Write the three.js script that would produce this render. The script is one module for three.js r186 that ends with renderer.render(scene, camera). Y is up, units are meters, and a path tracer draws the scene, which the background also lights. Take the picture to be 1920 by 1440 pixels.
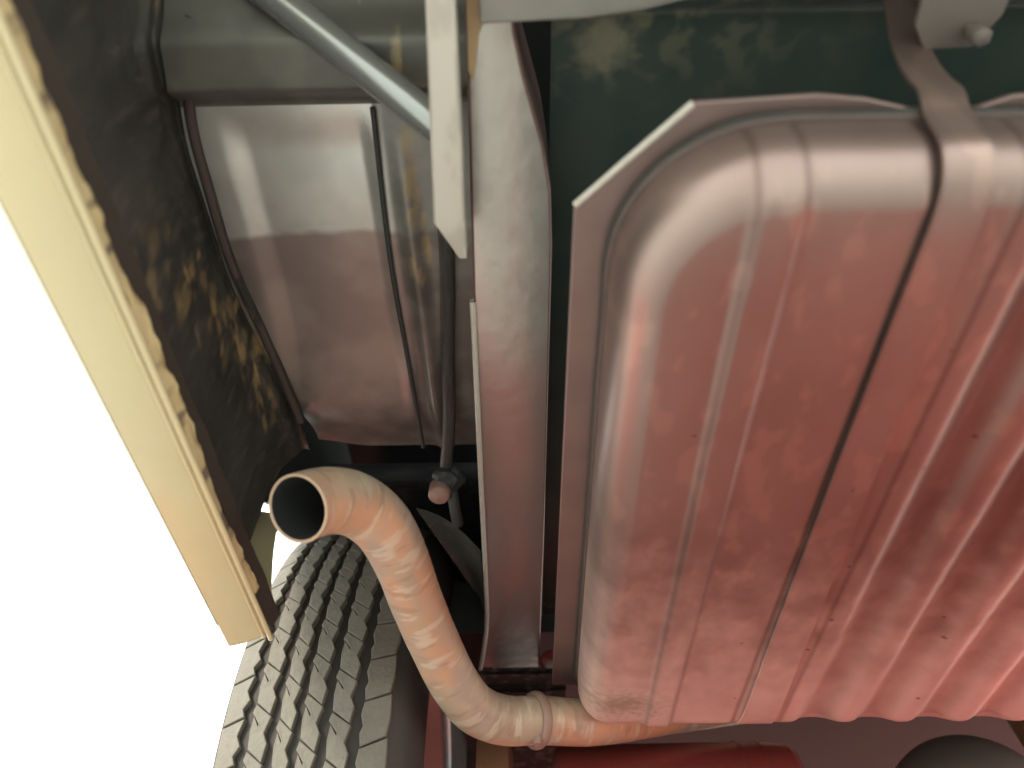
import * as THREE from 'three';
import { mergeGeometries, mergeVertices, toCreasedNormals } from 'three/addons/utils/BufferGeometryUtils.js';
import { ImprovedNoise } from 'three/addons/math/ImprovedNoise.js';

// ------------------------------------------------------------------ camera, sky, sun, exposure
// Frame of reference: x to the right, u up from the phone's lens, f forward along the car; the lens is 2.7 cm above the ground.
const LENS = 0.027;
const W = (x, u, f) => new THREE.Vector3(x, LENS + u, -f);
const PITCH = 48 * Math.PI / 180, FPX = 1442, YAW = Math.atan(40 * Math.cos(PITCH) / FPX);
const scene = new THREE.Scene();
const camera = new THREE.PerspectiveCamera(2 * Math.atan(720 / FPX) * 180 / Math.PI, 4 / 3, 0.02, 400);
camera.position.copy(W(0, 0, 0));
camera.rotation.set(PITCH, YAW, 0, 'YXZ');
camera.focus = 0.72; camera.userData.fStop = 3.8;
camera.updateMatrixWorld(true);

const SKYW = 64, SKYH = 32, skyData = new Float32Array(SKYW * SKYH * 4);
for (let j = 0; j < SKYH; j++) for (let i = 0; i < SKYW; i++) {
  const el = ((j + 0.5) / SKYH - 0.5) * Math.PI;                      // bright even overcast, a little brighter overhead
  const b = el < 0 ? 0.5 : 0.85 + 0.35 * Math.sin(el);
  skyData.set([b * 0.96, b * 0.99, b * 0.945, 1], (j * SKYW + i) * 4);
}
const sky = new THREE.DataTexture(skyData, SKYW, SKYH, THREE.RGBAFormat, THREE.FloatType);
sky.mapping = THREE.EquirectangularReflectionMapping; sky.magFilter = THREE.LinearFilter; sky.needsUpdate = true;
scene.background = sky; scene.environment = sky;

const sun = new THREE.DirectionalLight(0xfff1dc, 1.2);
sun.position.set(-4.0, 2.5, 5.4); sun.target.position.set(0, 0, -0.5);
sun.castShadow = true; sun.shadow.radius = 30; sun.shadow.mapSize.set(2048, 2048);
Object.assign(sun.shadow.camera, { left: -4, right: 4, top: 4, bottom: -4, near: 0.5, far: 20 });
scene.add(sun, sun.target);

const renderer = new THREE.WebGLRenderer({ antialias: true });
renderer.toneMapping = THREE.LinearToneMapping;
renderer.toneMappingExposure = 3.3;
renderer.shadowMap.enabled = true;
renderer.shadowMap.type = THREE.PCFSoftShadowMap;

// ------------------------------------------------------------------ helpers
let seed = 7; const rnd = () => { seed = (seed * 16807) % 2147483647; return seed / 2147483647; };
const perlin = new ImprovedNoise();
const N3 = (x, y, z = 0.37) => perlin.noise(x, y, z);
const fbm = (x, y, z = 0.37, o = 4) => { let s = 0, a = 0.5, k = 1; for (let i = 0; i < o; i++) { s += a * N3(x * k, y * k, z + i * 3.1); a *= 0.5; k *= 2.03; } return s; };
const clamp = (v, a = 0, b = 1) => Math.min(b, Math.max(a, v));
const sm = (a, b, v) => { const t = clamp((v - a) / (b - a)); return t * t * (3 - 2 * t); };
const lerp = (a, b, t) => a + (b - a) * t;
const mix3 = (a, b, t) => [lerp(a[0], b[0], t), lerp(a[1], b[1], t), lerp(a[2], b[2], t)];

// texture over a square of `metres`; fn(x, y) in metres returns a linear colour
function paint(size, x0, y0, w, h, fn, srgb = true) {
  const d = new Uint8Array(size * size * 4);
  for (let j = 0; j < size; j++) for (let i = 0; i < size; i++) {
    const c = fn(x0 + (i + 0.5) / size * w, y0 + (j + 0.5) / size * h);
    for (let k = 0; k < 3; k++) { const v = clamp(c[k]); d[(j * size + i) * 4 + k] = 255 * (srgb ? (v <= 0.0031308 ? v * 12.92 : 1.055 * v ** (1 / 2.4) - 0.055) : v); }
    d[(j * size + i) * 4 + 3] = 255;
  }
  const t = new THREE.DataTexture(d, size, size); t.colorSpace = srgb ? THREE.SRGBColorSpace : THREE.NoColorSpace;
  t.magFilter = THREE.LinearFilter; t.minFilter = THREE.LinearMipmapLinearFilter; t.generateMipmaps = true;
  t.wrapS = t.wrapT = THREE.MirroredRepeatWrapping; t.wrapS = t.wrapT = THREE.RepeatWrapping;
  t.repeat.set(1 / w, 1 / h); t.offset.set(-x0 / w, -y0 / h); t.needsUpdate = true; return t;
}
const grey = (f) => (x, y) => { const v = f(x, y); return [v, v, v]; };
const STD = (o) => { const m = new THREE.MeshPhysicalMaterial(o); m.side = THREE.DoubleSide; return m; };

// a sheet: fn(s, t) with s, t in 0..1 returns [x, u, f]; uv = uvfn or (x, f) in metres
function sheet(ns, nt, fn, uvfn) {
  const p = [], uv = [], ix = [];
  for (let j = 0; j <= nt; j++) for (let i = 0; i <= ns; i++) {
    const s = i / ns, t = j / nt, q = fn(s, t), v = W(...q); p.push(v.x, v.y, v.z); uv.push(...(uvfn ? uvfn(q, s, t) : [q[0], q[2]]));
  }
  for (let j = 0; j < nt; j++) for (let i = 0; i < ns; i++) { const a = j * (ns + 1) + i, b = a + 1, c = a + ns + 1, e = c + 1; ix.push(a, b, c, b, e, c); }
  const g = new THREE.BufferGeometry(); g.setAttribute('position', new THREE.Float32BufferAttribute(p, 3)); g.setAttribute('uv', new THREE.Float32BufferAttribute(uv, 2));
  g.setIndex(ix); g.computeVertexNormals(); return g;
}
// outline in the (x, f) plane, extruded from u0 up to u1, edges chamfered
function prism(pts, u0, u1, bevel = 0.0015, seg = 2) {
  const s = new THREE.Shape(pts.map(([x, f]) => new THREE.Vector2(x, f)));
  const g = new THREE.ExtrudeGeometry(s, { depth: u1 - u0 - 2 * bevel, bevelEnabled: bevel > 0, bevelThickness: bevel, bevelSize: bevel, bevelOffset: -bevel, bevelSegments: seg, curveSegments: 6 });
  const P = g.attributes.position;
  for (let i = 0; i < P.count; i++) { const v = W(P.getX(i), u0 + bevel + P.getZ(i), P.getY(i)); P.setXYZ(i, v.x, v.y, v.z); }
  // the mapping mirrors the solid: flip the winding back
  for (const n of ['position', 'uv']) { const a = g.attributes[n], k = a.itemSize; for (let t = 0; t < a.count; t += 3) for (let c = 0; c < k; c++) { const q = a.array[(t + 1) * k + c]; a.array[(t + 1) * k + c] = a.array[(t + 2) * k + c]; a.array[(t + 2) * k + c] = q; } }
  g.computeVertexNormals(); return toCreasedNormals(g, 0.6);
}
function block(x0, x1, u0, u1, f0, f1, b = 0.0015) { return prism([[x0, f0], [x1, f0], [x1, f1], [x0, f1]], u0, u1, b); }
const V = (a) => a.map((p) => W(...p));
function tube(pts, r, seg = 60, rs = 16, closed = false) { return new THREE.TubeGeometry(new THREE.CatmullRomCurve3(V(pts), closed, 'centripetal'), seg, r, rs, closed); }
function rod(a, b, r0, r1 = r0, rs = 24) {
  const A = W(...a), B = W(...b), d = B.clone().sub(A), g = new THREE.CylinderGeometry(r1, r0, d.length(), rs, 1);
  g.applyQuaternion(new THREE.Quaternion().setFromUnitVectors(new THREE.Vector3(0, 1, 0), d.clone().normalize()));
  g.translate(...A.add(B).multiplyScalar(0.5).toArray()); return g;
}
function lathe(prof, a, b, rs = 48) {                                  // prof: [radius, distance from a towards b]
  const A = W(...a), d = W(...b).sub(A).normalize();
  const g = new THREE.LatheGeometry(prof.map(([r, t]) => new THREE.Vector2(r, t)), rs);
  g.applyQuaternion(new THREE.Quaternion().setFromUnitVectors(new THREE.Vector3(0, 1, 0), d)); g.translate(...A.toArray()); return g;
}
function merge(list) { return list.length === 1 ? list[0] : mergeGeometries(list.map((g) => { const n = g.index ? g.toNonIndexed() : g; for (const k of Object.keys(n.attributes)) if (!['position', 'normal', 'uv'].includes(k)) n.deleteAttribute(k); return n; })); }
const used = {};
function numbered(n) { const k = used[n] = (used[n] ?? -1) + 1; return k ? `${n}_${String(k).padStart(3, '0')}` : n; }
function part(name, geos, mat, parent, label) {
  const m = new THREE.Mesh(merge(Array.isArray(geos) ? geos : [geos]), mat); m.name = numbered(name); m.castShadow = m.receiveShadow = true;
  if (label) m.userData.label = label; parent.add(m); return m;
}
function groupPart(name, parent, label) { const g = new THREE.Group(); g.name = numbered(name); if (label) g.userData.label = label; parent.add(g); return g; }

// ------------------------------------------------------------------ materials
const dustNoise = (x, y, k = 1) => 0.5 + fbm(x * 24 * k, y * 24 * k);
const fine = (x, y, k = 1) => 0.5 + fbm(x * 160 * k, y * 160 * k, 2.2, 3);
const M = {};
const TANK = [0.37, 0.125, 0.105];
const tankDustAndLight = (x, y) => sm(0.42, 0.80, y + 0.10 * (dustNoise(x, y, 1.2) - 0.5) + 0.04 * (fine(x, y * 0.6, 0.6) - 0.5) + 0.05 * sm(0.2, 0.6, x));   // dried dust, spread wider to paint in brighter light towards the front edge
const tankRust = (x, y) => sm(0.05, 0.0, Math.hypot((x - 0.09) * 0.8, (y - 0.72) * 1.3) + 0.03 * (fine(x, y) - 0.5));                                       // rusty brown corner
const GROOVES = [0.286, 0.343, 0.400, 0.456, 0.512, 0.568, 0.624, 0.680, 0.736, 0.792];
const CHIPS = []; for (let i = 0; i < 26; i++) CHIPS.push([0.08 + 0.5 * rnd(), 0.2 + 0.56 * rnd(), 0.001 + 0.0018 * rnd() ** 2]);
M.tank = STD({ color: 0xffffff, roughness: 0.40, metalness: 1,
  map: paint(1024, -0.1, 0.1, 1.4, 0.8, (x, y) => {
    let c = mix3([0.36, 0.27, 0.25], [0.315, 0.23, 0.21], sm(0.3, 0.75, dustNoise(x, y * 0.6, 0.4)));
    c = mix3(c, [0.52, 0.37, 0.32], 0.35 * sm(0.58, 0.75, fine(x * 0.7, y * 0.35, 0.5)));
    c = mix3(c, [0.92, 0.67, 0.62], 0.95 * tankDustAndLight(x, y));
    for (const g of GROOVES) { const q = (x - g - 0.002) / 0.0135; c = mix3(c, [c[0] * 0.5, c[1] * 0.42, c[2] * 0.42], 0.62 * Math.exp(-(q ** 4)) * (0.75 + 0.5 * (dustNoise(x, y * 0.5, 2) - 0.5))); }   // shade inside the grooves, painted into the colour
    for (const g of [0.1175, 0.1415, 0.203, 0.249]) { const q = (x - g) / 0.0022; c = mix3(c, [c[0] * 0.5, c[1] * 0.45, c[2] * 0.45], 0.7 * Math.exp(-q * q)); }  // thin crease shade painted along the channel and strap edges
    for (const [cx, cy, r] of CHIPS) { const d = Math.hypot(x - cx, y - cy); if (d < r) c = mix3(c, [0.16, 0.07, 0.05], 0.8 * sm(r, r * 0.4, d)); }
    return mix3(c, [0.24, 0.15, 0.10], 0.75 * tankRust(x, y));
  }),
  metalnessMap: paint(512, -0.1, 0.1, 1.4, 0.8, (x, y) => [0, 0.5, clamp(0.84 - 0.5 * tankDustAndLight(x, y) - 0.5 * tankRust(x, y))], false),
  bumpMap: paint(512, -0.1, 0.1, 1.4, 0.8, grey((x, y) => 0.5 + 0.6 * fbm(x * 30, y * 16, 5)), false), bumpScale: 0.0003 });
M.flange = STD({ color: 0xffffff, roughness: 0.45, metalness: 0.5, map: paint(256, -0.1, 0.1, 1.4, 0.8, (x, y) => mix3([0.25, 0.175, 0.16], [0.19, 0.135, 0.13], dustNoise(x, y))) });
M.strap = STD({ color: 0xffffff, roughness: 0.36, metalness: 0.8, clearcoat: 0.3, clearcoatRoughness: 0.3,
  map: paint(256, 0.1, 0.0, 0.3, 1, (x, y) => mix3(mix3([0.42, 0.31, 0.27], [0.36, 0.25, 0.21], dustNoise(x, y)), [0.70, 0.48, 0.44], sm(0.64, 0.78, y + 0.1 * (dustNoise(x, y, 2) - 0.5)) * 0.7)) });
M.rail = STD({ color: 0xffffff, roughness: 0.34, metalness: 0.6, clearcoat: 0.4, clearcoatRoughness: 0.22,
  map: paint(512, -0.2, 0, 0.5, 1.2, (x, y) => { let c = mix3([0.45, 0.42, 0.40], [0.50, 0.475, 0.45], sm(0.25, 0.75, dustNoise(x, y * 0.8, 0.8)));
    c = mix3(c, [0.36, 0.33, 0.31], 0.3 * sm(0.66, 0.8, fine(x, y * 0.8, 0.35))); c = mix3(c, [0.43, 0.30, 0.285], 0.8 * sm(0.37, 0.47, y)); return mix3(c, [0.20, 0.10, 0.09], 0.7 * sm(0.84, 0.96, y + 0.05 * (fine(x, y) - 0.5))); }),  // forward mauve tint is the red floor reflection painted into the colour
  bumpMap: paint(512, -0.2, 0, 0.5, 1.2, grey((x, y) => 0.5 + fbm(x * 60, y * 60, 8)), false), bumpScale: 0.0004 });
const STAINS = [];                                                      // rusty, sandy flecks thrown up on the underseal
for (let i = 0; i < 130; i++) { const t = rnd(); STAINS.push([-0.297 + 0.05 * t + (rnd() - 0.5) * 0.022, 0.26 + 0.27 * t + (rnd() - 0.5) * 0.05, 0.0012 + 0.003 * rnd() ** 2, 0.003 + 0.006 * rnd(), rnd()]); }
for (let i = 0; i < 26; i++) STAINS.push([-0.25 + 0.15 * rnd(), 0.07 + 0.10 * rnd() ** 1.5, 0.0015 + 0.006 * rnd() ** 2, 0.003 + 0.012 * rnd() ** 2, rnd()]);
for (let i = 0; i < 30; i++) STAINS.push([-0.092 + 0.02 * rnd(), 0.18 + 0.2 * rnd(), 0.002 + 0.003 * rnd(), 0.006 + 0.01 * rnd(), rnd()]);
STAINS.push([-0.246, 0.452, 0.007, 0.012, 1], [-0.240, 0.462, 0.005, 0.012, 1], [-0.086, 0.285, 0.006, 0.016, 1]);
const sealMap = (x, y) => {
  let c = mix3([0.036, 0.037, 0.035], [0.056, 0.055, 0.049], sm(0.3, 0.75, dustNoise(x, y, 0.7)));
  c = mix3(c, [0.11, 0.10, 0.08], 0.4 * sm(0.6, 0.78, fine(x, y, 0.5)));
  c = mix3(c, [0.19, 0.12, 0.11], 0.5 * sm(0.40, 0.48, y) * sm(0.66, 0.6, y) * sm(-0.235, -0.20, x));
  for (const [sx, sy, rx, ry, k] of STAINS) { const dx = (x - sx), dy = (y - sy) + dx * 1.2; if (Math.abs(dx) > 0.03 || Math.abs(dy) > 0.05) continue; const q = Math.hypot(dx / rx, dy / ry / 1.3) + 0.5 * (fine(x, y) - 0.5);
    c = mix3(c, k > 0.55 ? [0.50, 0.34, 0.15] : [0.34, 0.27, 0.17], (0.08 + 0.48 * k ** 4) * sm(1.3, 0.3, q)); }
  return c;
};
const paintedReflection = (x, y) => sm(0.331, 0.339, y + 0.03 * (x + 0.2) + 0.003 * (fine(x, y, 0.3) - 0.5));                   // red floor reflection painted into the forward half of the panel
const darkMargin = (x, y) => clamp(sm(-0.108, -0.100, x) + sm(0.46, 0.60, y + 0.35 * Math.max(0, -0.16 - x) + 0.05 * (dustNoise(x, y, 1.5) - 0.5)) + 0.8 * sm(-0.222, -0.245, x));   // darker, less metallic margins round the panel
M.sheen = STD({ color: 0xffffff, roughness: 0.44, metalness: 1,
  metalnessMap: paint(256, -0.35, 0, 0.9, 0.9, (x, y) => [0, 0.5, lerp(paintedReflection(x, y) > 0.5 ? 0.35 : 0.75, 0.12, darkMargin(x, y))], false), clearcoat: 0.3, clearcoatRoughness: 0.2, map: paint(768, -0.35, 0, 0.9, 0.9, (x, y) => { let c = mix3([0.66, 0.67, 0.65], [0.74, 0.74, 0.72], sm(0.3, 0.75, dustNoise(x, y, 1.2))); c = mix3(c, mix3([0.30, 0.235, 0.225], [0.38, 0.305, 0.285], sm(0.3, 0.7, dustNoise(x, y, 0.6))), paintedReflection(x, y)); c = mix3(c, mix3([0.075, 0.072, 0.066], [0.14, 0.13, 0.12], sm(0.3, 0.75, dustNoise(x, y, 1.6))), 0.8 * darkMargin(x, y)); for (const [sx, sy, rx, ry, k] of STAINS) { const dx = x - sx, dy = y - sy + dx * 1.2; if (Math.abs(dx) > 0.03 || Math.abs(dy) > 0.05 || x > -0.1 && k < 0.7) continue; c = mix3(c, [0.40, 0.30, 0.16], 0.6 * k * sm(1.2, 0.4, Math.hypot(dx / rx, dy / ry) + 0.7 * (fine(x, y) - 0.5))); } return c; }),
  bumpMap: paint(512, -0.35, 0, 0.9, 0.9, grey((x, y) => 0.5 + 0.4 * fbm(x * 40, y * 30, 4) + 0.10 * fbm(x * 200, y * 200, 1, 2)), false), bumpScale: 0.0004 });
M.seal = STD({ color: 0xffffff, roughness: 0.6, clearcoat: 0.3, clearcoatRoughness: 0.35, map: paint(1024, -0.35, 0, 0.9, 0.9, sealMap),
  bumpMap: paint(1024, -0.35, 0, 0.9, 0.9, grey((x, y) => 0.5 + 0.6 * fbm(x * 90, y * 90, 4) + 0.35 * fbm(x * 420, y * 420, 1, 2)), false), bumpScale: 0.0011 });
M.step = STD({ color: 0xffffff, roughness: 0.5, metalness: 0.3, clearcoat: 0.3, clearcoatRoughness: 0.3, map: paint(512, -0.35, 0, 0.5, 0.3, (x, y) => { let c = mix3([0.11, 0.11, 0.10], [0.15, 0.148, 0.13], sm(0.3, 0.75, dustNoise(x, y))); for (const [sx, sy, rx, ry, k] of STAINS) { const dx = x - sx, dy = y - sy + dx * 1.2; if (Math.abs(dx) > 0.03 || Math.abs(dy) > 0.05) continue; c = mix3(c, [0.48, 0.38, 0.22], 0.7 * k * sm(1.2, 0.4, Math.hypot(dx / rx, dy / ry) + 0.7 * (fine(x, y) - 0.5))); } return c; }) });
M.floor = STD({ color: 0xffffff, roughness: 0.55, clearcoat: 0.35, clearcoatRoughness: 0.3,
  map: paint(768, -0.1, -0.1, 1.6, 1.0, (x, y) => { let c = mix3([0.018, 0.040, 0.037], [0.034, 0.052, 0.045], sm(0.25, 0.8, dustNoise(x, y, 0.6))); 
    c = mix3(c, [0.24, 0.22, 0.15], 0.75 * sm(0.030, 0.006, Math.hypot(x - 0.061, y - 0.184) + 0.018 * (fine(x, y, 0.6) - 0.5))); 
    c = mix3(c, [0.17, 0.16, 0.10], 0.6 * sm(0.5, 0.75, fine(x, y, 0.35)) * sm(0.3, 0.05, x) * sm(0.25, 0.16, y)); return c; }) });
M.black = STD({ color: new THREE.Color().setRGB(0.03, 0.036, 0.037), roughness: 0.6 });
M.house = STD({ color: 0xffffff, roughness: 0.65, map: paint(256, -0.4, 0.4, 0.6, 1.0, (x, y) => mix3([0.022, 0.024, 0.027], [0.05, 0.05, 0.05], sm(0.4, 0.75, dustNoise(x, y, 2)))) });
M.rod = STD({ color: new THREE.Color().setRGB(0.34, 0.36, 0.365), roughness: 0.25, metalness: 0.6, clearcoat: 1, clearcoatRoughness: 0.12 });
M.bracket = STD({ color: 0xffffff, roughness: 0.45, clearcoat: 0.3, map: paint(256, -0.1, 0, 0.2, 0.4, (x, y) => mix3([0.52, 0.49, 0.44], [0.42, 0.39, 0.35], sm(0.4, 0.75, dustNoise(x, y * 0.5, 2)))) });
M.cross = STD({ color: 0xffffff, roughness: 0.5, clearcoat: 0.3, map: paint(256, -0.1, 0, 0.5, 0.5, (x, y) => mix3([0.18, 0.172, 0.165], [0.22, 0.21, 0.195], dustNoise(x, y, 2))) });
M.cream = STD({ color: 0xffffff, roughness: 0.35, clearcoat: 0.8, clearcoatRoughness: 0.08, map: paint(256, -0.5, 0, 0.8, 0.8, (x, y) => mix3([0.60, 0.53, 0.325], [0.56, 0.49, 0.30], dustNoise(x, y))) });
M.flake = STD({ color: 0xffffff, roughness: 0.8, map: paint(512, -0.3, 0, 0.2, 0.8, (x, y) => mix3([0.50, 0.40, 0.22], [0.16, 0.12, 0.08], sm(0.55, 0.75, fine(x, y, 0.35)))) });
M.rust = STD({ color: new THREE.Color().setRGB(0.035, 0.026, 0.02), roughness: 0.85 });
M.pipe = STD({ color: 0xffffff, roughness: 0.55, metalness: 0.2, clearcoat: 0.15,
  map: paint(768, 0, 0, 1, 0.25, (x, y) => { let c = mix3([0.50, 0.40, 0.30], [0.42, 0.32, 0.245], sm(0.25, 0.75, 0.5 + fbm(x * 10, y * 12, 1.4)));
    c = mix3(c, [0.62, 0.33, 0.20], 0.75 * sm(0.36, 0.62, 0.5 + fbm(x * 6, y * 14, 6)));
    c = mix3(c, [0.36, 0.32, 0.29], 0.55 * sm(0.48, 0.72, 0.5 + fbm(x * 14, y * 16, 9)));
    c = mix3(c, [0.28, 0.19, 0.14], 0.35 * sm(0.60, 0.74, 0.5 + fbm(x * 110, y * 30, 12)));
    return mix3(c, [0.64, 0.57, 0.46], 0.5 * sm(0.58, 0.74, 0.5 + fbm(x * 90, y * 24, 15))); }),
  bumpMap: paint(512, 0, 0, 1, 1, grey((x, y) => 0.5 + 0.5 * fbm(x * 60, y * 12, 3)), false), bumpScale: 0.001 });
M.soot = STD({ color: new THREE.Color().setRGB(0.015, 0.017, 0.018), roughness: 0.9 });
M.pinkMetal = STD({ color: new THREE.Color().setRGB(0.30, 0.19, 0.16), roughness: 0.5 });
M.rubber = STD({ color: 0xffffff, roughness: 0.72, map: paint(512, 0, 0, 0.5, 0.5, (x, y) => mix3([0.14, 0.13, 0.112], [0.20, 0.188, 0.16], clamp(dustNoise(x, y, 2) * 0.6 + fine(x, y, 0.7) * 0.4))),
  bumpMap: paint(512, 0, 0, 0.5, 0.5, grey((x, y) => 0.5 + fbm(x * 300, y * 300, 2, 3)), false), bumpScale: 0.0005 });
M.groove = STD({ color: new THREE.Color().setRGB(0.028, 0.026, 0.026), roughness: 0.9 });
M.side = STD({ color: new THREE.Color().setRGB(0.040, 0.034, 0.031), roughness: 0.65 });
M.steel = STD({ color: new THREE.Color().setRGB(0.45, 0.45, 0.45), roughness: 0.35, metalness: 0.8 });
M.muffler = STD({ color: 0xffffff, roughness: 0.35, clearcoat: 0.6, clearcoatRoughness: 0.25, map: paint(256, 0, 0, 1, 1, (x, y) => mix3([0.20, 0.028, 0.024], [0.13, 0.025, 0.022], dustNoise(x, y, 0.4))) });
M.greyCast = STD({ color: new THREE.Color().setRGB(0.15, 0.125, 0.115), roughness: 0.6 });
M.brownCast = STD({ color: new THREE.Color().setRGB(0.22, 0.10, 0.05), roughness: 0.7 });
M.spring = STD({ color: 0xffffff, roughness: 0.8, map: paint(256, -0.1, 0.8, 0.2, 0.4, (x, y) => mix3([0.045, 0.03, 0.028], [0.13, 0.09, 0.08], sm(0.5, 0.8, fine(x, y, 0.5)))) });
M.peach = STD({ color: new THREE.Color().setRGB(0.42, 0.29, 0.17), roughness: 0.8 });
M.ground = STD({ color: 0xffffff, roughness: 0.9, map: paint(512, -4, -4, 8, 8, (x, y) => mix3([0.49, 0.51, 0.475], [0.58, 0.605, 0.56], dustNoise(x, y, 0.12))) });
M.redFloor = STD({ color: 0xffffff, roughness: 0.75, map: paint(512, -2, 0, 4, 4, (x, y) => mix3([0.60, 0.10, 0.075], [0.54, 0.095, 0.07], dustNoise(x, y, 0.3))) });

// ------------------------------------------------------------------ the ground
const ground = new THREE.Mesh(new THREE.CircleGeometry(180, 96), M.ground); ground.rotation.x = -Math.PI / 2; ground.name = 'concrete_ground'; ground.receiveShadow = true;
{ const p = ground.geometry.attributes.position, uv = ground.geometry.attributes.uv; for (let i = 0; i < p.count; i++) uv.setXY(i, p.getX(i), p.getY(i)); }
ground.userData = { kind: 'structure', label: 'pale concrete ground behind and beside the car' }; scene.add(ground);
const redPad = new THREE.Mesh(prism([[-1.2, 0.66], [-0.5, 0.69], [-0.2, 0.73], [0.07, 0.88], [0.10, 0.80], [0.13, 0.38], [2.4, 0.33], [2.4, 4.6], [-1.2, 4.6]], -LENS + 0.0005, -LENS + 0.004, 0), M.redFloor); redPad.name = 'painted_floor'; redPad.receiveShadow = true;
redPad.userData = { kind: 'structure', label: 'red painted floor under the middle of the car' }; scene.add(redPad);

// ------------------------------------------------------------------ the car
const car = new THREE.Group(); car.name = 'parked_car'; car.userData = { label: 'cream car seen from below at its rear corner, red fuel tank and rusty tailpipe showing', category: 'car' };
scene.add(car);

// --- fuel tank: pressed shell, channels and grooves run fore and aft
const TU = 0.340, TX0 = 0.053, TX1 = 1.045, TF0 = 0.168, TF1 = 0.782, TR = 0.027, TH = 0.034, RC = 0.085, TS = 0.395;
function tankSdf(x, f) {                                                  // distance inside the rounded outline
  const cx = (TX0 + TX1) / 2, cf = (TF0 + TF1) / 2, hx = (TX1 - TX0) / 2, hf = (TF1 - TF0) / 2;
  const rc = f > cf ? 0.03 : RC, qx = Math.abs(x - cx) - hx + rc, qf = Math.abs(f - cf) - hf + rc;
  return -(Math.min(Math.max(qx, qf), 0) + Math.hypot(Math.max(qx, 0), Math.max(qf, 0)) - rc);
}
function tankRelief(x) {
  let d = 0;
  d += -0.0035 * sm(0.1130, 0.1210, x) * sm(0.1450, 0.1370, x);          // low raised channel beside the corner
  for (const g of GROOVES) { const q = (x - g) / 0.016; d += 0.0105 * Math.exp(-q * q * (0.6 + 0.4 * q * q)); }
  d += 0.0012 * sm(0.200, 0.204, x) * sm(0.248, 0.244, x);               // recess for the strap
  return d;
}
function tankBottom(x, f) {
  const d = Math.max(0, tankSdf(x, f)), k = Math.min(d, TR);
  return TU + TH * (1 - Math.sqrt(1 - (1 - k / TR) ** 2)) + tankRelief(x) * sm(0.004, 0.02, d) + 0.0025 * fbm(x * 7, f * 7, 3, 2);
}
{
  const tank = groupPart('fuel_tank', car, 'red ribbed fuel tank with rounded corner and dusty front edge');
  const NX = 520, NF = 120, fAt = (t) => { const e = 0.06; return t < 0.3 ? TF0 + e * (1 - Math.cos(t / 0.3 * Math.PI / 2)) : t > 0.8 ? TF1 - 0.045 * (1 - Math.cos((1 - t) / 0.2 * Math.PI / 2)) : lerp(TF0 + e, TF1 - 0.045, (t - 0.3) / 0.5); };
  const inset = (f) => { const a = f - TF0, b = TF1 - f; if (a < RC) return RC - Math.sqrt(Math.max(0, RC * RC - (RC - a) ** 2)); if (b < 0.03) return 0.03 - Math.sqrt(Math.max(0, 0.0009 - (0.03 - b) ** 2)); return 0; };
  const shell = sheet(NX, NF, (s, t) => {
    const f = fAt(t), xl = TX0 + inset(f), xr = TX1 - inset(f);
    const x = s < 0.12 ? xl + 0.05 * (1 - Math.cos(s / 0.12 * Math.PI / 2)) : lerp(xl + 0.05, xr, ((s - 0.12) / 0.88) ** 1.15);
    return [x, tankBottom(x, f), f];
  });
  // side wall rising to the seam
  const ring = []; const RN = 200;
  const outline = new THREE.Path(); { const a = TX0, b = TX1, c = TF0, d = TF1, r = RC, q = 0.03;
    outline.moveTo(a + r, c); outline.lineTo(b - r, c); outline.absarc(b - r, c + r, r, -Math.PI / 2, 0); outline.lineTo(b, d - q); outline.absarc(b - q, d - q, q, 0, Math.PI / 2); outline.lineTo(a + q, d); outline.absarc(a + q, d - q, q, Math.PI / 2, Math.PI); outline.lineTo(a, c + r); outline.absarc(a + r, c + r, r, Math.PI, 1.5 * Math.PI); }
  const pts = outline.getSpacedPoints(RN);
  const wall = sheet(RN, 6, (s, t) => { const p = pts[Math.round(s * RN)]; return [p.x, lerp(tankBottom(p.x, p.y) - 0.0005, TS, t), p.y]; });
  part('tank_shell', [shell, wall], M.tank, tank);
  // seam flange with cut corner, thin sheet, edge turned
  const fl = [[0.0315, 0.219], [0.0915, 0.1605], [0.155, 0.1575], [0.180, 0.160], [0.206, 0.166], [0.240, 0.166], [0.256, 0.160], [0.29, 0.157], [1.0, 0.157], [1.066, 0.219], [1.066, 0.788], [0.028, 0.788]];
  part('seam_flange', prism(fl, TS - 0.0005, TS + 0.0035, 0.0008, 1), M.flange, tank);
  { const bp = outline.getSpacedPoints(120).slice(0, -1).map((p) => [p.x + 0.001, TS - 0.006, p.y]); part('seam_shade_strip', tube(bp, 0.0048, 400, 8, true), M.seal, tank, 'dark strip added for the shadow gap along the tank seam'); }  // dark tube added in place of the shadow gap under the flange
  part('rolled_edge', [tube([[0.032, 0.3955, 0.219], [0.0615, 0.3955, 0.190], [0.0915, 0.3955, 0.161]], 0.0022, 12, 8)], M.bracket, tank, 'pale rolled edge of the tank flange at its cut corner');
  // strap under the tank with its hanger
  const sx0 = 0.204, sx1 = 0.230, SK = (t) => lerp(0.026, 0.0, sm(0, 0.2, t)) + 0.005 * sm(0.2, 1, t), SWD = (t) => lerp(0.022, 0.034, t);
  const path = [[0.52, 0.150], [0.49, 0.163], [0.455, 0.1655], [0.425, 0.163], [0.398, 0.160], [0.385, 0.1635], [0.372, 0.1655], [0.352, 0.169], [0.342, 0.180], [0.339, 0.196], [0.339, 0.26], [0.339, 0.40], [0.339, 0.60], [0.339, 0.745], [0.345, 0.766], [0.37, 0.776], [0.394, 0.785]];
  const pc = new THREE.CatmullRomCurve3(path.map(([u, f]) => new THREE.Vector3(0, u, f)), false, 'centripetal'), NP = 140, pp = pc.getSpacedPoints(NP);
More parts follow.
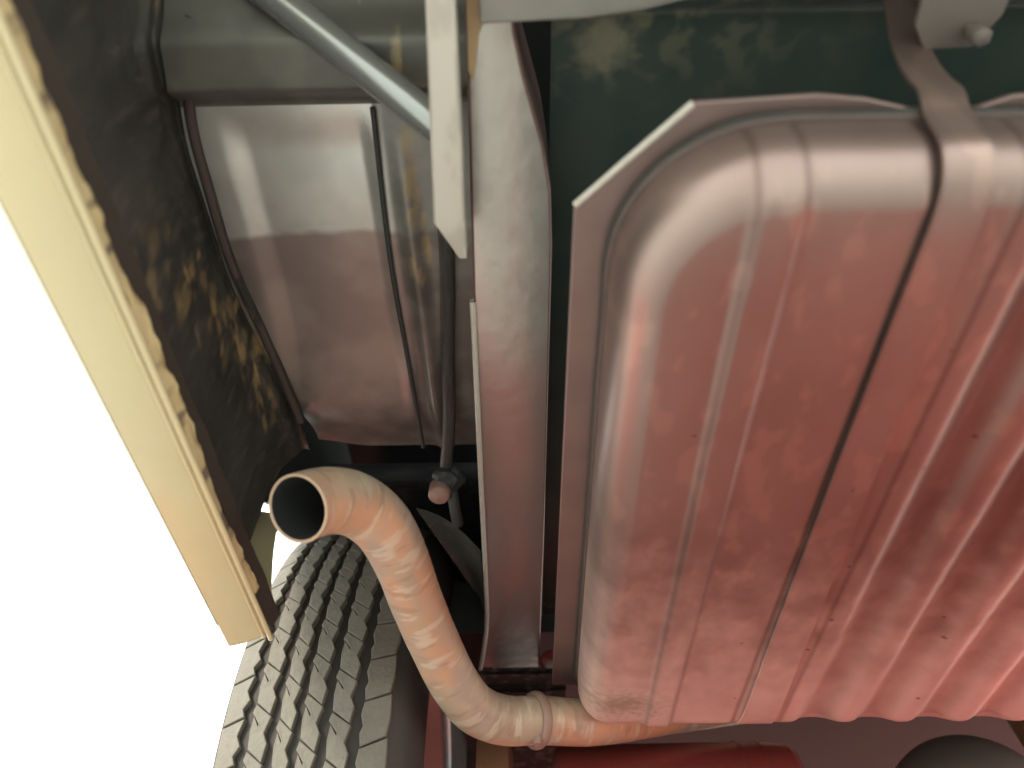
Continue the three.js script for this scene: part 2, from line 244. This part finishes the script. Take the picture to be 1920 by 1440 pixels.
  const strip = (o) => sheet(4, NP, (s, t) => { const p = pp[Math.round(t * NP)], tg = pc.getTangentAt(Math.min(1, t)); const sk = SK(t); return [sx0 + SWD(t) * s + sk, p.y - tg.z * o, p.z + tg.y * o]; });
  const a = strip(0), b = strip(0.0022);
  const side = (e) => sheet(1, NP, (s, t) => { const p = pp[Math.round(t * NP)], tg = pc.getTangentAt(Math.min(1, t)), o = s * 0.0022; return [sx0 + SWD(t) * e + SK(t), p.y - tg.z * o, p.z + tg.y * o]; });
  part('tank_strap', [a, b, side(0), side(1)], M.tank, tank, 'flat steel strap running lengthwise under the tank');
  part('strap_bracket', [prism([[0.232, 0.10], [0.285, 0.10], [0.283, 0.145], [0.272, 0.163], [0.244, 0.164], [0.234, 0.15]], 0.476, 0.480, 0.001), block(0.24, 0.278, 0.480, 0.56, 0.11, 0.114)], M.greyCast, tank);
  part('strap_bolt', [lathe([[0, 0], [0.0050, 0.001], [0.0060, 0.003], [0.0060, 0.012], [0.0035, 0.013], [0.0035, 0.028]], [0.266, 0.457, 0.152], [0.266, 0.48, 0.152], 6)], M.greyCast, tank, 'small bolt end on the tank strap bracket');
}

// --- frame rail with turned lip, its cut-off bracket and crossmember
{
  const rail = groupPart('frame_rail', car, 'grey painted frame rail beside the tank');
  const pts = [[-0.030, 0.10], [-0.032, 0.18], [-0.034, 0.24], [-0.038, 0.38], [-0.0425, 0.66], [-0.0445, 0.82], [-0.0475, 0.875], [-0.058, 0.95], [0.018, 0.95], [0.022, 0.66], [0.024, 0.40], [0.0245, 0.31], [0.0228, 0.265], [0.0175, 0.232], [0.010, 0.204], [0.004, 0.182], [-0.001, 0.157], [-0.006, 0.10]];
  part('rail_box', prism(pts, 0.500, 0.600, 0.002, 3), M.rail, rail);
  part('rail_lip', tube([[-0.038, 0.4995, 0.36], [-0.0388, 0.4985, 0.42], [-0.0415, 0.498, 0.60], [-0.0435, 0.4978, 0.75], [-0.0455, 0.4975, 0.83], [-0.050, 0.4975, 0.88], [-0.059, 0.4975, 0.95]], 0.0026, 60, 10), M.bracket, rail, 'pale turned lip along the outer edge of the rail');
  part('sealant_smear', prism([[-0.0295, 0.115], [-0.024, 0.112], [-0.0175, 0.135], [-0.020, 0.150], [-0.0235, 0.158], [-0.026, 0.175], [-0.0285, 0.186], [-0.0315, 0.18]], 0.4985, 0.501, 0.0006, 1), M.peach, rail, 'peach coloured sealant smear at the rear of the rail');
}
part('rear_crossmember', [prism([[-0.022, 0.02], [0.30, 0.02], [0.12, 0.131], [0.075, 0.141], [0.04, 0.145], [-0.022, 0.147]], 0.482, 0.56, 0.003, 3)], M.cross, car, 'grey rear crossmember across the end of the rail');
{
  const b = groupPart('bumper_bracket', car, 'pale steel bumper bracket with cut-off end');
  part('bracket_bar', prism([[-0.0505, 0.06], [-0.0505, 0.12], [-0.0585, 0.268], [-0.0425, 0.297], [-0.0375, 0.297], [-0.0355, 0.20], [-0.0335, 0.06]], 0.462, 0.482, 0.0018, 3), M.bracket, b);
  part('bracket_rod', rod([-0.205, 0.575, 0.120], [-0.047, 0.500, 0.222], 0.0118, 0.0118, 40), M.rod, b, 'dark round steel rod running diagonally behind the bracket');
}

// --- trunk drop panel, its inner wall and the sill
const panU = (x, f) => {
  let u = 0.56 + 0.0012 * fbm(x * 9, f * 9, 7, 2);
  u -= 0.020 * sm(0.222, 0.204, f) * sm(0.155, 0.175, f) - 0.012 * sm(0.16, 0.14, f);            // cross rib at the rear
  u += 0.005 * sm(0.222, 0.262, f) * sm(-0.230, -0.206, x + 0.02 * sm(0.4, 0.6, f)) * sm(-0.108, -0.122, x) * sm(0.60, 0.48, f);  // recessed field
  u -= 0.010 * Math.exp(-(((x + 0.084 + 0.02 * (0.6 - f)) / 0.007) ** 2)) * sm(0.22, 0.35, f);   // pressed bead
  return u;
};
{
  const trunk = groupPart('trunk_drop_panel', car, 'dark undersealed trunk side panel with a grey sheen');
  const edge = (f) => lerp(lerp(-0.240, -0.254, sm(0.15, 0.27, f)), -0.226, sm(0.36, 0.58, f));
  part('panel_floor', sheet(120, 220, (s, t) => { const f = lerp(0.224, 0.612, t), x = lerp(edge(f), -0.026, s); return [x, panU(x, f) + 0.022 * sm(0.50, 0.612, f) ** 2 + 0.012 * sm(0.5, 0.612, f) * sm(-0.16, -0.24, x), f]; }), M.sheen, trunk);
  part('rear_step', sheet(120, 80, (s, t) => { const f = lerp(0.02, 0.224, t), x = lerp(edge(f), -0.026, s); return [x, panU(x, f), f]; }), M.step, trunk);
  // side: groove, shoulder, then the wall going down to the sill
  const prof = [[0, 0], [-0.003, 0.006], [-0.007, 0.007], [-0.010, -0.001], [-0.016, -0.010], [-0.023, -0.030], [-0.027, -0.060], [-0.028, -0.10], [-0.022, -0.15], [-0.006, -0.19], [0.006, -0.214]];
  const pcv = new THREE.CatmullRomCurve3(prof.map(([x, u]) => new THREE.Vector3(x, u, 0)), false, 'centripetal');
  part('inner_wall', sheet(60, 160, (s, t) => { const f = lerp(0.02, 0.60, t), p = pcv.getPoint(s), e = edge(f), k = sm(0.0, 1, s); const n = 0.004 * fbm(s * 8, f * 22, 2) * sm(0.1, 0.4, s);
    return [lerp(e, -0.243, k) + p.x * (1 - 0.25 * k) + n, Math.max(panU(e, f) + p.y, 0.3435), f]; }, (q, s) => [q[0] + 0.0 * s + (0.56 - q[1]) * -0.25, q[2]]), M.seal, trunk);
  part('seam_line', tube([[-0.1065, 0.5555, 0.225], [-0.110, 0.557, 0.355], [-0.107, 0.557, 0.48], [-0.1035, 0.553, 0.585]], 0.0022, 50, 8), M.black, trunk);
  part('side_groove', tube([[-0.222, 0.557, 0.16], [-0.243, 0.558, 0.225], [-0.2475, 0.5575, 0.30], [-0.2475, 0.5575, 0.36], [-0.2375, 0.5575, 0.44], [-0.226, 0.556, 0.55]].map(([x, u, f]) => [x, u + 0.0035, f]), 0.0050, 60, 8), M.seal, trunk);
  part('drain_rib', tube([[-0.0585, 0.561, 0.22], [-0.062, 0.556, 0.36], [-0.0685, 0.552, 0.46], [-0.073, 0.547, 0.54], [-0.080, 0.540, 0.60]], 0.0065, 50, 10), M.seal, trunk);
}
{
  const h = groupPart('pipe_hanger', car, 'dark rubber pipe hanger with a round bolt end');
  const g = new THREE.IcosahedronGeometry(0.016, 3); const P = g.attributes.position; for (let i = 0; i < P.count; i++) { const k = 1 + 0.35 * N3(P.getX(i) * 90, P.getY(i) * 90, P.getZ(i) * 90); P.setXYZ(i, P.getX(i) * k, P.getY(i) * k * 0.8, P.getZ(i) * k); } g.computeVertexNormals(); g.translate(...W(-0.078, 0.535, 0.612).toArray());
  part('rubber_mount', [g, tube([[-0.092, 0.53, 0.615], [-0.086, 0.523, 0.622], [-0.074, 0.523, 0.622]], 0.004, 20, 8), tube([[-0.075, 0.53, 0.62], [-0.072, 0.515, 0.64], [-0.070, 0.51, 0.66]], 0.006, 20, 8)], M.black, h);
  part('hanger_bolt', lathe([[0, 0], [0.0085, 0.0015], [0.0115, 0.005], [0.0115, 0.02], [0.006, 0.021], [0.006, 0.05]], [-0.0865, 0.508, 0.613], [-0.0865, 0.55, 0.625], 20), M.pinkMetal, h, 'pinkish round bolt end under the hanger');
}

// quarter panel: outer skin, turned-under bottom band, rolled inner edge, wheel arch lip
{
  const q = groupPart('quarter_panel', car, 'bright cream lower edge of the rear quarter panel');
  const F1 = 0.578, AX = 1.05, AU = 0.345, AR = 0.472;
  const skin = [[-0.2448, 0.3262], [-0.253, 0.333], [-0.262, 0.36], [-0.285, 0.45], [-0.305, 0.58], [-0.312, 0.72], [-0.300, 0.84], [-0.26, 0.90]];
  const sc = new THREE.CatmullRomCurve3(skin.map(([x, u]) => new THREE.Vector3(x, u, 0)), false, 'centripetal');
  // the arch cuts the skin: at height u the skin ends at f = AX - sqrt(AR^2 - (u-AU)^2) and goes on beyond
  const AV = 0.345, cut = (u) => u < AU + AV ? AR * Math.sqrt(Math.max(0, 1 - ((u - AU) / AV) ** 2)) : 0;
  const rear = sheet(40, 30, (s, t) => { const p = sc.getPoint(s), e = Math.min(AX - cut(p.y), AX); return [p.x, p.y, lerp(-0.12, s < 0.02 ? F1 : e, t)]; });
  const front = sheet(40, 30, (s, t) => { const p = sc.getPoint(s); return [p.x, p.y, lerp(AX + cut(p.y), 3.6, t)]; });
  part('outer_skin', [rear, front], M.cream, q);
  part('bottom_band', sheet(12, 60, (s, t) => { const f = lerp(-0.12, F1 + 0.004 * s, t); return [lerp(-0.2435, -0.2155, s), lerp(0.3255, 0.3385, s) - 0.0015 * Math.sin(s * Math.PI), f]; }), M.cream, q);
  part('rolled_edge', [tube([[-0.2145, 0.3385, -0.12], [-0.2145, 0.3385, 0.2], [-0.2145, 0.3385, F1 + 0.012]], 0.0022, 60, 10), tube([[-0.2185, 0.3362, -0.12], [-0.2185, 0.3362, 0.2], [-0.2185, 0.3362, F1 + 0.006]], 0.0012, 60, 8)], M.cream, q);
  part('band_end', sheet(10, 2, (s, t) => [lerp(-0.2435, -0.2155, s), lerp(0.3255, 0.3385, s) - 0.0015 * Math.sin(s * Math.PI) + 0.012 * t, F1 + 0.004 * s + 0.001]), M.cream, q);
  // flaking seam sealer along the inner edge
  const flW = (f) => clamp(0.003 + 0.011 * fbm(f * 15, 3.3, 1.2, 2) + 0.004 * fbm(f * 60, 9.3, 1.2, 3), 0.0, 0.009) * (1 - 0.4 * sm(0.35, 0.55, f));
  part('flaking_sealer', sheet(6, 400, (s, t) => { const f = lerp(-0.05, F1 - 0.05, t); return [-0.2135 + s * flW(f), 0.3405 + 0.006 * Math.sin(s * 2) + 0.003 * N3(f * 60, s * 3, 4), f]; }), M.flake, q, 'flaking tan sealer along the inner edge of the sill');
  part('rusty_flange', sheet(4, 120, (s, t) => { const f = lerp(-0.05, F1 + 0.01, t); return [lerp(-0.2165, -0.212, s) + 0.003 * s * N3(f * 20, 2, 1), lerp(0.3425, 0.362, s), f]; }), M.rust, q, 'rusty brown flange inside the sill edge');
  // arch lip: cream flange turned inwards along the wheel opening
  const lip = sheet(8, 90, (s, t) => { const a = lerp(Math.PI - 0.06, 0.06, t), r = AR - 0.002 + 0.004 * s; const uu = AU + (r - AR + AV) * Math.sin(a), p = (() => { for (let k = 0; k <= 60; k++) { const c = sc.getPoint(k / 60); if (c.y >= uu) return c.x; } return -0.3; })(); return [p + 0.001 + lerp(0.048, 0.004, sm(Math.PI - 0.45, Math.PI - 0.52, a)) * s, uu, AX + r * Math.cos(a)]; });
  part('arch_liner', [sheet(30, 30, (s, t) => { const u = lerp(0.462, 0.88, s), p = (() => { for (let k = 0; k <= 60; k++) { const c = sc.getPoint(k / 60); if (c.y >= u) return c.x; } return -0.27; })(); return [p + 0.006, u, lerp(0.3, Math.max(0.32, AX - cut(u) - 0.001), t)]; }), sheet(20, 20, (s, t) => { const u = lerp(0.335, 0.88, s); return [-0.235 - 0.05 * s, u, lerp(AX + cut(u) + 0.01, 3.4, t)]; })], M.black, q);
  part('arch_lip', lip, M.cream, q, 'cream inward lip of the wheel arch above the tyre');
}

// --- wheelhouse
{
  const AX = 1.05, AU = 0.345;
  const g = [sheet(40, 40, (s, t) => { const a = lerp(Math.PI - 0.50, 0.1, t), r = 0.455; return [lerp(-0.262, -0.046, s), AU + r * Math.sin(a) * 0.98, AX + r * Math.cos(a)]; })];
  // inner wall of the wheelhouse against the rail
  g.push(sheet(20, 30, (s, t) => { const f = lerp(0.62, 1.46, s), top = AU + 0.455 * Math.sqrt(Math.max(0, 1 - ((f - AX) / 0.456) ** 2)); return [-0.046 + 0.004 * t, lerp(0.535, Math.max(top, 0.536), t), f]; }));
  part('wheelhouse', g, M.house, car, 'dark wheelhouse over the tyre');
  part('wheelhouse_gusset', sheet(24, 24, (s, t) => { const f = lerp(0.70, 0.865, t), w = lerp(0.072, 0.006, t); return [-0.0475 - w * s, 0.505 + 0.035 * s * (1 - 0.4 * t) + 0.012 * Math.sin(s * 3), f - 0.03 * s]; }), M.seal, car, 'blue-grey gusset between wheelhouse and rail');
}

// --- tailpipe
const ray = (px, py, depth) => {                                          // the same frame of reference, for reading off where the pipe runs
  const a = (px - 960) / FPX, b = (720 - py) / FPX, f = Math.cos(PITCH) - b * Math.sin(PITCH), u = Math.sin(PITCH) + b * Math.cos(PITCH), c = Math.cos(YAW), s = Math.sin(YAW);
  return [(a * c - f * s) * depth, u * depth, (f * c + a * s) * depth];
};
{
  const pipe = groupPart('tailpipe', car, 'rusty tan tailpipe bent around the rail, open end to the left');
  const r = 0.0228, RT = (t) => 1 + 0.10 * sm(0.8, 0.95, t);
  const P = [ray(1560, 1300, 1.0), ray(1420, 1315, 0.94), ray(1270, 1333, 0.87), ray(1110, 1354, 0.80), ray(1010, 1350, 0.765), ray(945, 1350, 0.75), ray(893, 1330, 0.735), ray(852, 1280, 0.715), ray(812, 1200, 0.69), ray(778, 1120, 0.665), ray(750, 1045, 0.64), ray(714, 982, 0.618), ray(668, 947, 0.60), ray(620, 938, 0.577), ray(578, 946, 0.556), ray(559, 953, 0.545)];
  const c = new THREE.CatmullRomCurve3(V(P), false, 'centripetal'), L = c.getLength();
  const shellOf = (rad, wrinkle) => {
    const g = new THREE.TubeGeometry(c, 260, rad, 40, false), p = g.attributes.position, n = g.attributes.normal, uv = g.attributes.uv;
    for (let i = 0; i < p.count; i++) {
      const t = uv.getX(i), a = uv.getY(i), e = rad * (RT(t) - 1); p.setXYZ(i, p.getX(i) + n.getX(i) * e, p.getY(i) + n.getY(i) * e, p.getZ(i) + n.getZ(i) * e);
      if (wrinkle) { // bending wrinkles on the inside of the two bends
        const b1 = Math.exp(-(((t - 0.395) / 0.05) ** 2)), b2 = Math.exp(-(((t - 0.80) / 0.05) ** 2)), k = (b1 * 0.0016 + b2 * 0.0010) * Math.sin(t * L * 620) * Math.max(0, n.getY(i) * 0.6 + 0.3) + 0.0004 * fbm(t * 40, a * 6, 4);
        p.setXYZ(i, p.getX(i) + n.getX(i) * k, p.getY(i) + n.getY(i) * k, p.getZ(i) + n.getZ(i) * k);
      }
      uv.setXY(i, t * L, a * 2 * Math.PI * rad);
    }
    g.computeVertexNormals(); return g;
  };
  part('pipe_wall', shellOf(r, true), M.pipe, pipe);
  part('pipe_bore', shellOf(r - 0.0022, false), M.soot, pipe, 'dark sooty inside of the pipe');
  const e = c.getPoint(1), d = c.getTangent(1);
  const rim = new THREE.TorusGeometry(r * 1.1 - 0.0011, 0.0013, 10, 60); rim.applyQuaternion(new THREE.Quaternion().setFromUnitVectors(new THREE.Vector3(0, 0, 1), d)); rim.translate(e.x, e.y, e.z);
  part('pipe_rim', rim, M.pipe, pipe);
  const tc = 0.272, pc = c.getPoint(tc), td = c.getTangent(tc);
  const cl = new THREE.TorusGeometry(r + 0.001, 0.0034, 12, 60); cl.scale(1, 1, 1.5); cl.applyQuaternion(new THREE.Quaternion().setFromUnitVectors(new THREE.Vector3(0, 0, 1), td)); cl.translate(pc.x, pc.y, pc.z);
  const nub = new THREE.CylinderGeometry(0.0055, 0.0045, 0.014, 6); nub.translate(pc.x + 0.001, pc.y - r * 0.92, pc.z - 0.003 + 0.012);
  part('pipe_clamp', [cl, nub], M.pinkMetal, pipe, 'thin ring clamp around the pipe beside the tank');
}

// --- wheel
{
  const wheel = groupPart('wheel', car, 'rear wheel with worn dusty black tyre');
  const R = 0.370, AX = 1.05, AU = 0.345, XL = -0.279;                     // XL: outer shoulder
  const ribs = [[0.004, 0.0262], [0.0325, 0.0510], [0.0575, 0.0735], [0.0795, 0.0978], [0.1050, 0.1257], [0.1335, 0.1590]].map((r) => r.map((x) => x * 0.975));
  const crown = (x) => { const q = (x - XL - 0.080) / 0.080; return R - 0.006 * q * q - 0.010 * Math.pow(Math.abs(q), 8); };
  const prof = [[0.19, 0.022], [0.20, 0.008], [0.25, -0.008], [0.305, -0.010], [0.340, -0.004], [0.353, 0.003], [0.3585, 0.020], [0.3615, 0.05], [0.3625, 0.085], [0.3615, 0.118], [0.358, 0.155], [0.354, 0.168], [0.345, 0.181], [0.315, 0.192], [0.27, 0.190], [0.21, 0.174], [0.19, 0.152]];
  const pc = new THREE.CatmullRomCurve3(prof.map(([r, x]) => new THREE.Vector3(r, x > 0 ? x * 0.935 : x, 0)), false, 'centripetal').getPoints(80).map((p) => [p.x, p.y]);
  part('tyre_carcass', lathe(pc, [XL, AU, AX], [XL + 1, AU, AX], 120), M.side, wheel);
  part('wheel_rim', lathe([[0.19, 0.010], [0.197, 0.004], [0.192, 0.02], [0.175, 0.03], [0.17, 0.06], [0.05, 0.05], [0.0, 0.05], [0, 0.07], [0.17, 0.075], [0.175, 0.15], [0.195, 0.165]], [XL, AU, AX], [XL + 1, AU, AX], 64), M.steel, wheel);
  const NB = 57, pitch = 2 * Math.PI / NB, arc = pitch * R;
  const blocks = (k) => {                                                  // outline of one block of rib k: (x, arc)
    const [x0, x1] = ribs[k], w = x1 - x0, z = 0.0034, gap = 0.0011, s = (k === 0 ? 0.006 : k === 5 ? 0.011 : -0.011);
    const L = [[x0 + (k ? z : 0), gap], [x0, arc * 0.48]], out = [];
    out.push([x0 + (k ? z * 0.6 : 0), gap + 0], [x1 - z * 0.6, gap + s], [x1, arc * 0.4 + s], [x1 - (k === 5 ? 0 : z * 1.3), arc * 0.62 + s], [x1 - z * 0.2, arc - gap + s], [x0 + (k ? z * 0.5 : 0), arc - gap]);
    if (k > 0 && k < 5) out.push([x0, arc * 0.80], [x0 + w * 0.42, arc * 0.54], [x0 + w * 0.40, arc * 0.49], [x0 + z * 0.5, arc * 0.72], [x0 + z * 0.2, arc * 0.4]);
    else if (k === 5) out.push([x0, arc * 0.7], [x0 + 0.0028, arc * 0.45], [x0 + 0.0005, arc * 0.3]);
    else out.push([x0, arc * 0.5]);
    if (k === 0) out.splice(2, 0, [x1 - z * 1.4, arc * 0.2 + s]);
    return out;
  };
  const gs = ribs.map((_, k) => {
    const sh = new THREE.Shape(blocks(k).map(([x, a]) => new THREE.Vector2(x, a)));
    const g = new THREE.ExtrudeGeometry(sh, { depth: 0.0085, bevelEnabled: true, bevelThickness: 0.0012, bevelSize: 0.0009, bevelOffset: -0.0006, bevelSegments: 2, steps: 1 });
    const p = g.attributes.position, uv = g.attributes.uv;
    for (let i = 0; i < p.count; i++) {
      const x = p.getX(i) + XL, th = p.getY(i) / R, rr = crown(x) - 0.0085 + p.getZ(i) - 0.001;
      uv.setXY(i, p.getX(i) + k * 0.13, p.getY(i));
      p.setXYZ(i, x, rr * Math.sin(th), rr * Math.cos(th));                // rolled round the axle, th from the rear upwards
    }
    g.computeVertexNormals(); return g;
  });
  const stagger = [0.1, 0.55, 0.2, 0.75, 0.35, 0.6], hid = [];
  ribs.forEach((_, k) => {
    for (let i = 0; i < NB; i++) {
      let th = (i + stagger[k]) * pitch; if (th > Math.PI) th -= 2 * Math.PI;
      if (th > -0.75 && th < 1.1) {
        const m = new THREE.Mesh(gs[k], M.rubber); m.name = numbered('tread_block'); m.castShadow = m.receiveShadow = true;
        const o = W(0, AU, AX); m.position.set(0, o.y, o.z); m.rotation.x = -th; wheel.add(m);
      } else { const g = gs[k].clone(); g.applyMatrix4(new THREE.Matrix4().makeRotationX(-th)); const o = W(0, AU, AX); g.translate(0, o.y, o.z); hid.push(g); }
    }
  });
  const rest = part('tread', hid, M.rubber, wheel); rest.userData.kind = 'stuff';
}

// --- floor over the tank and ahead of it
part('trunk_floor', sheet(160, 120, (s, t) => { const x = lerp(0.024, 1.30, s), f = lerp(-0.06, 0.93, t); let u = 0.565; u -= 0.03 * sm(0.165, 0.15, f) ; u += 0.004 * fbm(x * 8, f * 8, 2, 2); return [x, u, f]; }), M.floor, car, 'dark green-black trunk floor above the tank');
part('floor_pan', [sheet(10, 10, (s, t) => [lerp(-0.30, 1.45, s), 0.60 - 0.06 * sm(0.3, 0.8, t), lerp(0.93, 3.8, t)]), sheet(4, 4, (s, t) => [lerp(-0.30, 1.45, s), lerp(0.54, 0.62, t), 0.932])], M.black, car);
part('added_rear_valance', sheet(20, 12, (s, t) => [lerp(-0.25, 1.33, s), t < 0.15 ? 0.425 + 0.008 * Math.sin(t / 0.15 * Math.PI / 2) : lerp(0.433, 0.72, (t - 0.15) / 0.85), -0.085 - 0.025 * Math.sin(Math.min(1, t * 1.6) * Math.PI / 2)]), M.cream, car);  // unseen panel added to block sun and sky glare on the tank corner
part('added_far_quarter_panel', [sheet(2, 6, (s, t) => [1.30 + 0.05 * t, lerp(0.34, 0.9, t), lerp(-0.12, 0.58, s)])], M.cream, car);  // unseen far side, added only for how the light falls underneath
part('trunk_bottom', [sheet(2, 2, (s, t) => [lerp(-0.30, 1.34, s), 0.86, lerp(-0.12, 3.6, t)])], M.black, car);

// --- spring, axle, muffler, differential
{
  const sp = groupPart('leaf_spring', car, 'dark rusty leaf spring end under the rail');
  for (let k = 0; k < 4; k++) part('spring_leaf', sheet(6, 20, (s, t) => { const f = lerp(0.905 + k * 0.02, 1.40, t), u = 0.468 - k * 0.011 - 0.10 * (f - 0.9); const a = s * 4; return [-0.060 + 0.11 * (a <= 1 ? a : a <= 2 ? 1 : a <= 3 ? 3 - a : 0), u + (a <= 1 ? 0 : a <= 2 ? (a - 1) * 0.008 : a <= 3 ? 0.008 : (4 - a) * 0.008), f]; }), M.spring, sp);
  part('spring_bushing', lathe([[0, 0], [0.012, 0.001], [0.0155, 0.004], [0.0155, 0.05]], [0.034, 0.492, 0.915], [0.036, 0.497, 0.98], 24), M.muffler, sp, 'small red bushing end beside the rail');
}
{
  const ax = groupPart('rear_axle', car, 'grey rear axle with differential housing');
  part('axle_tube', rod([-0.10, 0.345, 1.07], [1.20, 0.345, 1.07], 0.04, 0.04, 32), M.greyCast, ax);
  const d = new THREE.SphereGeometry(0.125, 40, 30); d.scale(0.85, 0.98, 1.0); d.translate(...W(0.55, 0.318, 1.05).toArray());
  part('differential', [d], M.greyCast, ax);
  part('bump_stop', lathe([[0, 0], [0.03, 0.004], [0.038, 0.02], [0.03, 0.07]], [0.645, 0.39, 0.95], [0.645, 0.48, 1.0], 24), M.brownCast, ax, 'brown round bump stop beyond the tank');
}
{
  const m = groupPart('muffler', car, 'red muffler lying crosswise behind the tank');
  part('muffler_shell', lathe([[0, 0], [0.02, 0.0], [0.047, 0.006], [0.052, 0.014], [0.052, 0.205], [0.0535, 0.207], [0.0535, 0.211], [0.052, 0.213], [0.052, 0.228], [0.0535, 0.230], [0.0535, 0.233], [0.052, 0.235], [0.05, 0.262], [0.042, 0.272], [0, 0.276]], [0.025, 0.325, 0.905], [0.30, 0.325, 0.90], 48), M.muffler, m);
  part('muffler_bracket', [prism([[-0.055, 0.86], [-0.02, 0.85], [-0.015, 0.90], [-0.05, 0.91]], 0.33, 0.37, 0.003)], M.brownCast, m);
}

renderer.render(scene, camera);
